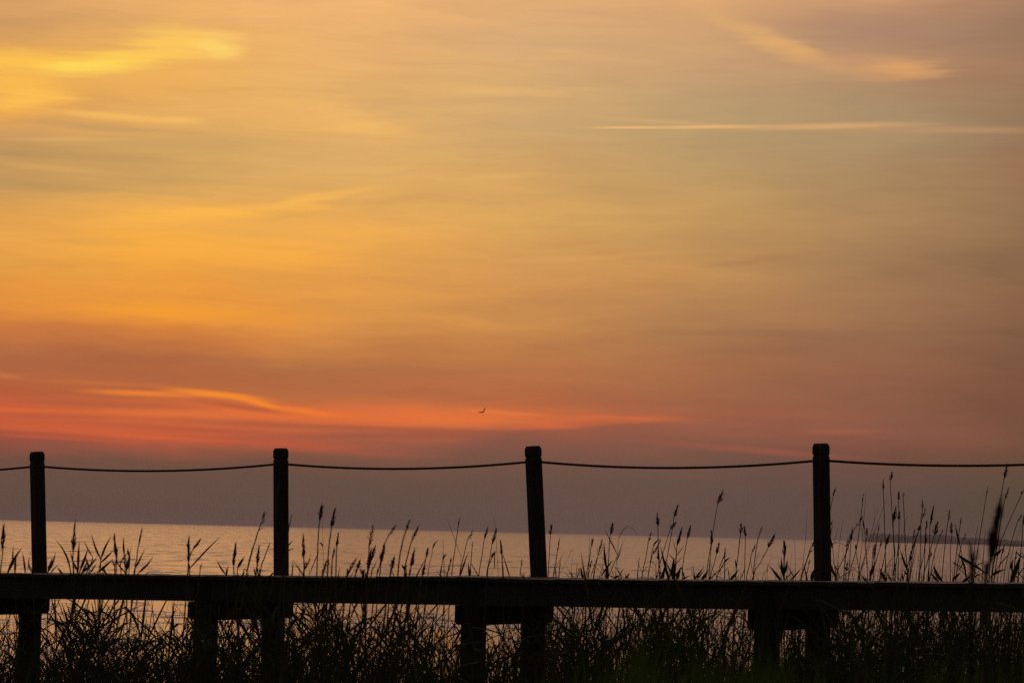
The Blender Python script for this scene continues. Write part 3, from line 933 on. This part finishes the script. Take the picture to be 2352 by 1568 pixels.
Hh = (2230, 1110, 4.9, 'b', [
    ('W', (430, 635), (415, 790), [(385, 1000), (338, 1540)], 44, []),
    ('P', (450, 785), (460, 950), [(442, 1150), (440, 1540)], 32, []),
    ('L', (640, 1540), [(555, 1070, 498, 815, 18, .02), (620, 1340, 570, 1240, 22)]),
    ('W', (570, 735), (560, 830), [(530, 1050), (480, 1540)], 24, []),
    ('W', (632, 928), (590, 1020), [(560, 1150), (498, 1540)], 34, []),
    ('W', (352, 875), (330, 945), [(260, 1150), (190, 1540)], 20, []),
    ('W', (888, 375), (875, 470), [(830, 750), (790, 1000), (718, 1540)], 13, []),
    ('S', [(767, 845), (735, 1080), (698, 1540)], 15, []),
    ('S', [(861, 885), (845, 1100), (818, 1540)], 14, []),
    ('P', (1122, 92), (1085, 290), [(1050, 480), (960, 900), (900, 1540)], 38, []),
    ('W', (1153, 365), (1095, 540), [(1060, 700), (1000, 1100), (928, 1540)], 38, []),
    ('W', (1328, 398), (1290, 480), [(1100, 900), (1020, 1150), (958, 1540)], 38, []),
    ('W', (1302, 698), (1250, 790), [(1190, 980), (1110, 1300), (1078, 1540)], 34, []),
    ('P', (1319, 715), (1310, 850), [(1290, 1100), (1248, 1540)], 26, []),
    ('S', [(1323, 785), (1200, 1100), (1128, 1540)], 9, []),
    ('P', (1086, 1075), (1055, 1190), [(1030, 1350), (998, 1540)], 24, []),
    ('L', (900, 1540), [(535, 1195, 900, 1425, 26, -.03), (720, 1345, 895, 1258, 17, .03), (470, 1280, 660, 1400, 12)]),
    ('L', (930, 1540), [(930, 1445, 1135, 1368, 24, .08), (695, 1475, 900, 1400, 20, .05), (975, 1205, 1062, 1115, 26, -.05), (1000, 1355, 1170, 1155, 11, .02)]),
    ('L', (470, 1540), [(470, 1495, 570, 1400, 32, -.04), (570, 1530, 700, 1440, 24)]),
    ('L', (1175, 1540), [(1165, 1530, 1290, 1175, 46, -.02), (1185, 1385, 1205, 1240, 26, .14), (1260, 1470, 1205, 1440, 30, .1)]),
    ('L', (330, 1540), [(330, 1495, 238, 1325, 36, .03), (302, 1515, 205, 1400, 26, .02)]),
    ('L', (1320, 1540), [(1320, 1230, 1225, 1150, 24, .03), (1320, 1340, 1230, 1480, 12)]),
    ('P', (1235, 1140), (1215, 1260), [(1205, 1350), (1180, 1540)], 22, []),
])
NEAR = (2230, 1110, 4.9, 'n', [
    ('P', (1062, 430), (905, 1330), [(885, 1430), (862, 1560)], 118, []),
    ('L', (690, 1560), [(690, 1300, 684, 1000, 34), (690, 1090, 638, 1025, 22), (715, 1195, 802, 1110, 22), (725, 1250, 812, 1180, 22), (690, 1400, 640, 1480, 22), (690, 1420, 720, 1180, 40)]),
])


def plume(bm, tip, base, width, wispy, rnd, m_per):
    """seed head: a thin axis and many slender branchlets swept up along it"""
    ax = tip - base
    L = ax.length
    d = ax / L
    sag = Vector((d.x, 0, 0)) * .0
    n = int((26 if wispy else 44) * min(2.2, .5 + L / .25))
    lean = 1 if rnd.random() < .7 else -1
    loose = rnd.uniform(.85, 1.3)

    def env(v):                    # spindle: narrow foot, fullest below the middle, drawn out to a whip
        v = max(0, min(1, v))
        return min(1, v / .3) ** .7 if v < .3 else max(0, 1 - (v - .3) / .7) ** .8
    for i in range(n):
        u = rnd.random() ** 1.2 * .72
        ln = rnd.uniform(.22, .45) * (1 - .3 * u)
        ang = rnd.gauss(.4 * lean if wispy else .15 * lean, .75)
        out = Vector((math.sin(ang), rnd.uniform(-1, 1) * .8, 0))
        out = (out - d * out.dot(d))
        if out.length > 0:
            out.normalize()
        rad = width * .62 * rnd.uniform(.05, 1.0) * loose
        stray = rnd.random() < (.35 if wispy else .16)
        p = base + ax * u
        mid = base + ax * (u + ln * .5) + out * rad * env(u + ln * .45)
        e = base + ax * min(1.02, u + ln) + out * rad * (env(u + ln * .8) + (.7 if stray else 0))
        if wispy and stray:
            e += Vector((lean * rad * .5, 0, -ln * L * .2))
        w = rnd.uniform(.0026, .0046) * (.95 if wispy else 1.2)
        sd = Vector((rnd.uniform(.3, 1), rnd.uniform(-1, 1), 0))
        blade(bm, [p, mid, e], w * 1.6, sd.normalized(), .4)


def build_reed(spec, crop, D, rnd):
    ox, oy, sc, where, _ = crop

    def W3(x, y, dd=0.0):
        return at25(ox + x / sc, oy + y / sc, D + dd)
    mpp = .1440e-3 * D / sc                     # metres per crop pixel
    kind = spec[0]
    parts = []
    leaves = []
    stem = None
    if kind in 'PW':
        _, tip, pb, rest, wid, leaves = spec
        t3, b3 = W3(*tip), W3(*pb, rnd.uniform(-.03, .03))
        bm = Buf()
        plume(bm, t3, b3, wid * mpp * 1.2, kind == 'W', rnd, mpp)
        if where == 'n':           # a big, heavy head
            for q, r_, k in ((-.02, .5, .7), (.2, .72, 1.0), (.42, .9, .75)):
                plume(bm, b3.lerp(t3, r_), b3.lerp(t3, q), wid * mpp * k, True, rnd, mpp)
        parts.append(('plume', bm, M_PLUME))
        stem = [b3 + (t3 - b3) * .15, b3] + [W3(x, y, rnd.uniform(-.05, .05)) for x, y in rest]
    elif kind == 'S':
        _, pts, wid, leaves = spec
        stem = [W3(x, y) for x, y in pts]
    else:
        _, foot, leaves = spec
        hi = min(leaves, key=lambda l: l[1])
        stem = [W3((hi[0] + foot[0]) / 2, max(hi[1], foot[1] - 260)), W3(*foot)]
        wid = 14
    # carry the stem on down to the mud
    e = stem[-1]
    d = (stem[-1] - stem[-2])
    d /= max(1e-4, abs(d.z))
    d.x = max(-.35, min(.35, d.x))
    g0 = gz(e.x, e.y) - .08
    drop = e.z - g0
    for q in (.35, .7, 1):
        stem.append(Vector((e.x + d.x * .45 * drop * q, e.y + rnd.uniform(-.08, .08) * q, e.z - drop * q)))
    line = smoothline(stem[::-1], 4)
    n = len(line)
    if kind == 'S':
        rr = [max(.0012, wid * mpp * .46 * (1 - .75 * (i / (n - 1)) ** 3)) if i > n * .45 else .0042 for i in range(n)]
    else:
        rr = [.0062 - .0030 * (i / (n - 1)) for i in range(n)]
    bm = Buf()
    tube(bm, line, rr, 5)
    parts.insert(0, ('stem', bm, M_STEM))
    for lf in leaves:
        x0, y0, x1, y1, w = lf[:5]
        bend = lf[5] if len(lf) > 5 else 0
        a, c = W3(x0, y0, rnd.uniform(-.05, .05)), W3(x1, y1, rnd.uniform(-.12, .12))
        per = Vector(((c - a).z, 0, -(c - a).x))
        b = (a + c) / 2 + per * -bend * 1.6 + Vector((0, rnd.uniform(-.03, .03), 0))
        bm = Buf()
        blade(bm, bez(a, b, c, 7), max(.007, w * mpp * 1.5), None, .3)
        parts.append(('leaf', bm, M_LEAF))
        # a leaf that starts away from the stalk gets its own sheath down to it
        j = min(line, key=lambda p: (p - a).length + (0 if p.z < a.z else .2))
        if (j - a).length > .02:
            bm2 = parts[-1][1]
            k = a - (c - a) * .15
            lowp = min(line, key=lambda p: abs(p.z - (a.z - .35)))
            tube(bm2, bez(a, k, lowp, 5), [.0035, .0035, .0034, .0033, .0032, .0032], 4)
    return line[0], parts, (tip if kind in 'PW' else pts[0] if kind == 'S' else (foot[0], foot[1] - 100))


ORD = 'first second third fourth fifth sixth seventh eighth ninth tenth eleventh twelfth thirteenth fourteenth fifteenth sixteenth ' \
      'seventeenth eighteenth nineteenth twentieth'.split()
ORD += ['twenty-' + w for w in ORD[:9]] + ['thirtieth'] + ['thirty-' + w for w in ORD[:9]] + ['fortieth'] + ['forty-' + w for w in ORD[:9]]
BAYS = [(94, 'left of the leftmost post'), (685, 'between the two left posts'), (1302, 'between the two middle posts'),
        (2005, 'between the two right posts'), (9999, 'right of the rightmost post')]
KIND = {'P': ('plumed_reed', 'plumed reed'), 'W': ('feathery_reed', 'feathery reed'), 'S': ('bare_reed', 'bare reed stalk'),
        'L': ('leafy_reed', 'leafy reed shoot')}
rnd = random.Random(5)
made = []
for crop in (A, B, C_, Dd, E, Ff, G, Hh, NEAR):
    for spec in crop[4]:
        wh = crop[3]
        x25 = crop[0] + (spec[1][0] if spec[0] in 'PWL' else spec[1][0][0]) / crop[2]
        deckD = dfar(x25 * .9408)
        if wh == 'f':
            D = rnd.uniform(16.5, 22)
        elif wh == 'm':
            D = rnd.choice((rnd.uniform(20, 24), deckD + rnd.uniform(1, 4)))
        elif wh == 'b':
            D = deckD + rnd.uniform(.8, 5)
        else:
            D = 7.0
        foot, parts, tip = build_reed(spec, crop, D, rnd)
        made.append((crop[0] + tip[0] / crop[2], crop[1] + tip[1] / crop[2], spec[0], foot, parts, wh, spec, crop[2]))
made.sort(key=lambda q: q[0])
count = {}
for x, y, kind, foot, parts, wh, spec, sc in made:
    bay = next(i for i, b in enumerate(BAYS) if x < b[0])
    key = (kind, bay)
    count[key] = count.get(key, 0) + 1
    nm, word = KIND[kind]
    if wh == 'n':
        lab = ('thick blurred reed plume close to the camera, in front of the boardwalk at far right' if kind == 'P' else
               'blurred leafy reed close to the camera, left of the thick blurred plume')
        count[key] -= 1
    else:
        if kind in 'PW':
            dx = (spec[1][0] - spec[2][0]) / max(1, spec[2][1] - spec[1][1])
            how = 'leaning right' if dx > .3 else 'leaning left' if dx < -.05 else 'upright'
            lab = f'{how} {word}, {ORD[count[key] - 1]} of its kind from left, {BAYS[bay][1]}'
        else:
            lab = f'{word}, {ORD[count[key] - 1]} of its kind from left, {BAYS[bay][1]}'
    rt = root(nm, foot, lab, 'reed', 'reeds rising above the deck of the boardwalk')
    for pn, bm, mat in parts:
        put(pn, bm, mat, rt)

# ------------------------------------------------------------------ the tangle of reeds and grass below the deck
rnd = random.Random(23)


def density_top(x):
    """row (2500 wide frame) up to which the tangle stays thick, by column"""
    pts = [(-300, 1560), (0, 1575), (110, 1590), (190, 1560), (330, 1600), (450, 1600), (560, 1590), (700, 1570), (800, 1545), (900, 1590), (960, 1545),
           (1080, 1590), (1150, 1600), (1230, 1600), (1290, 1600), (1360, 1520), (1450, 1570), (1560, 1530), (1650, 1525), (1750, 1570), (1850, 1600),
           (1930, 1600), (2000, 1580), (2080, 1580), (2200, 1560), (2330, 1535), (2450, 1530), (2800, 1520)]
    for (a, ya), (b, yb) in zip(pts, pts[1:]):
        if a <= x <= b:
            return ya + (yb - ya) * (x - a) / (b - a)
    return 1560


def tangle_plant(bm, x25, top25, D, tilt, nleaf, long=1.0):
    tip = at25(x25, top25, D)
    g0 = gz(tip.x, tip.y)
    if tip.z < g0 + .15:
        return
    h = tip.z - g0
    foot = Vector((tip.x - tilt * h, tip.y + rnd.uniform(-.1, .1), g0 - .05))
    mid = (tip + foot) / 2 + Vector((tilt * -.12 * h + rnd.uniform(-.05, .05), 0, 0))
    line = bez(foot, mid, tip, 5)
    tube(bm, line, [.0048, .0046, .0042, .0036, .003, .0014], 3, False)
    ph = rnd.random() < .5
    for i in range(nleaf):
        u = 1 - (i + rnd.random()) / nleaf * min(1, 1.0 / h)
        k = min(4, int(u * 5))
        a = line[k].lerp(line[k + 1], u * 5 - k)
        ph = not ph
        L = rnd.uniform(.16, .50) * long
        az = (0 if ph else math.pi) + rnd.gauss(0, .8)
        el = min(1.45, max(.1, rnd.gauss(.95, .28)))
        dr = Vector((math.cos(az) * math.cos(el), math.sin(az) * math.cos(el), math.sin(el)))
        e = a + dr * L
        m_ = a + dr * L * .6 + Vector((0, 0, L * .05))
        if rnd.random() < .4:                      # the tip hangs over
            e += Vector((dr.x * L * .35, dr.y * L * .35, -L * rnd.uniform(.3, 1.0)))
        blade(bm, bez(a, m_, e, 4), rnd.choice((.006, .008, .011, .014, .020)) * (1 + (long - 1) * .8), None, .3)


def tangle(name, n, Dfun, spread, mat, label, xr=(-120, 2620), nl=(4, 8), long=1.0):
    bm = Buf()
    for i in range(n):
        x = rnd.uniform(*xr)
        top = density_top(x) + spread(x)
        # clumps: fewer plants in the gaps between them
        if rnd.random() < .45 * (1 + math.sin(x * .021 + 1.3) * math.sin(x * .0083)):
            top += 30
        tangle_plant(bm, x, top, Dfun(x), rnd.gauss(.05, .12), rnd.randint(*nl), long)
    o = put(name, bm, mat)
    o['kind'], o['label'], o['category'] = 'stuff', label, 'reeds'


# thick growth low down, thinning upward; some in front of the boardwalk, some beyond
tangle('reed_thicket', 1350, lambda x: dfar(x * .94) + rnd.uniform(-7, -1.8), lambda x: rnd.expovariate(1 / 32) * -1 + rnd.uniform(10, 110),
       M_LEAF, 'tangled dark reed leaves in front of the piles of the boardwalk', nl=(4, 9))
tangle('reed_thicket', 1300, lambda x: dfar(x * .94) + rnd.uniform(.6, 6), lambda x: rnd.expovariate(1 / 46) * -1 + rnd.uniform(0, 110),
       M_LEAF, 'tangled dark reed leaves growing beyond the boardwalk', nl=(3, 7))
# a ragged fringe of leaf tips just clearing the deck, and bushier growth at the left and middle
tangle('reed_thicket', 150, lambda x: dfar(x * .94) + rnd.uniform(.8, 5), lambda x: 1392 - rnd.expovariate(1 / 14) + x * .008 - density_top(x),
       M_LEAF, 'ragged fringe of leaf tips just clearing the deck at the right', xr=(1340, 2540), nl=(4, 8), long=.55)
tangle('reed_thicket', 70, lambda x: dfar(x * .94) - rnd.uniform(3, 9), lambda x: rnd.uniform(-115, -20),
       M_LEAF, 'bushy leafy reeds in front of the left piles', xr=(120, 680), nl=(9, 14), long=1.0)
tangle('reed_thicket', 45, lambda x: dfar(x * .94) - rnd.uniform(3, 9), lambda x: rnd.uniform(-90, -10),
       M_LEAF, 'bushy leafy reeds between the two middle pairs of piles', xr=(690, 1100), nl=(8, 13), long=1.0)
# tall leafy growth in front, some of it reaching the deck
tangle('reed_thicket', 150, lambda x: dfar(x * .94) + rnd.uniform(-9, -3), lambda x: rnd.uniform(-75, -5),
       M_LEAF, 'taller broad-leaved reeds standing in front of the piles', nl=(6, 11), long=1.25)
# thin stalks running up behind the deck
bm = Buf()
for i in range(640):
    x = rnd.choice((rnd.uniform(0, 2500), rnd.uniform(1250, 2500), rnd.uniform(2010, 2500)))
    D = dfar(x * .94) + rnd.uniform(.6, 6)
    top = 1500 - rnd.expovariate(1 / 35)
    if x > 2010:
        top -= rnd.uniform(0, 125)
    elif x > 1320:
        top -= rnd.uniform(0, 45)
    tip = at25(x, top, D)
    g0 = gz(tip.x, tip.y)
    tl = rnd.gauss(.10, .12)
    foot = Vector((tip.x - tl * (tip.z - g0), tip.y, g0 - .05))
    mid = (foot + tip) / 2 + Vector((-tl * .2, 0, 0))
    tube(bm, bez(foot, mid, tip, 6), [.004, .004, .0038, .0035, .003, .0022, .0009], 3, False)
o = put('reed_stalks', bm, M_STEM)
o['kind'], o['label'], o['category'] = 'stuff', 'thin bare stalks standing close together behind the boardwalk', 'reeds'
# blurred green blades of grass close to the camera
bm = Buf()
for i in range(620):
    x = rnd.choice((rnd.gauss(1570, 70), rnd.gauss(1800, 90), rnd.uniform(1300, 2600), rnd.gauss(1870, 50), rnd.uniform(2250, 2600), rnd.uniform(-50, 2600)))
    D = rnd.uniform(7, 13)
    top = 1655 - rnd.expovariate(1 / 34)
    if x < 1280:
        top += 40
    tip = at25(x, max(top, 1490), D)
    g0 = gz(tip.x, tip.y)
    tl = rnd.gauss(.06, .16)
    foot = Vector((tip.x - tl * (tip.z - g0), tip.y + rnd.uniform(-.1, .1), g0 - .04))
    mid = (foot + tip) / 2 + Vector((-tl * .35, 0, .1))
    blade(bm, bez(foot, mid, tip, 8), rnd.uniform(.010, .018), None, .5)
# a few broad tufts that stand higher, well out of focus
for cx, cy, n_, sx in ((1590, 1500, 16, 26), (1545, 1590, 16, 40), (1690, 1560, 14, 36), (1768, 1575, 14, 26), (1830, 1560, 16, 30), (1885, 1590, 14, 30),
                       (1440, 1600, 14, 40), (2280, 1590, 16, 50), (2420, 1565, 20, 50), (2120, 1615, 12, 60), (740, 1610, 12, 40), (1000, 1625, 12, 40)):
    for i in range(n_):
        D = rnd.uniform(7, 10.5)
        tip = at25(rnd.gauss(cx, sx), cy + rnd.uniform(0, 90), D)
        g0 = gz(tip.x, tip.y)
        tl = rnd.gauss(.12, .12)
        foot = Vector((tip.x - tl * (tip.z - g0), tip.y + rnd.uniform(-.1, .1), g0 - .04))
        mid = (foot + tip) / 2 + Vector((-tl * .35, 0, .12))
        blade(bm, bez(foot, mid, tip, 8), rnd.uniform(.014, .026), None, .5)
o = put('foreground_grass', bm, M_GRASS)
o['kind'], o['label'], o['category'] = 'stuff', 'blurred dark green grass blades close to the camera along the bottom', 'grass'

# ------------------------------------------------------------------ render settings
SC.view_settings.view_transform = 'Standard'
SC.view_settings.look = 'None'
SC.view_settings.exposure = 0
SC.view_settings.gamma = 1
SC.cycles.use_denoising = False
SC.cycles.max_bounces = 6
SC.cycles.volume_bounces = 1
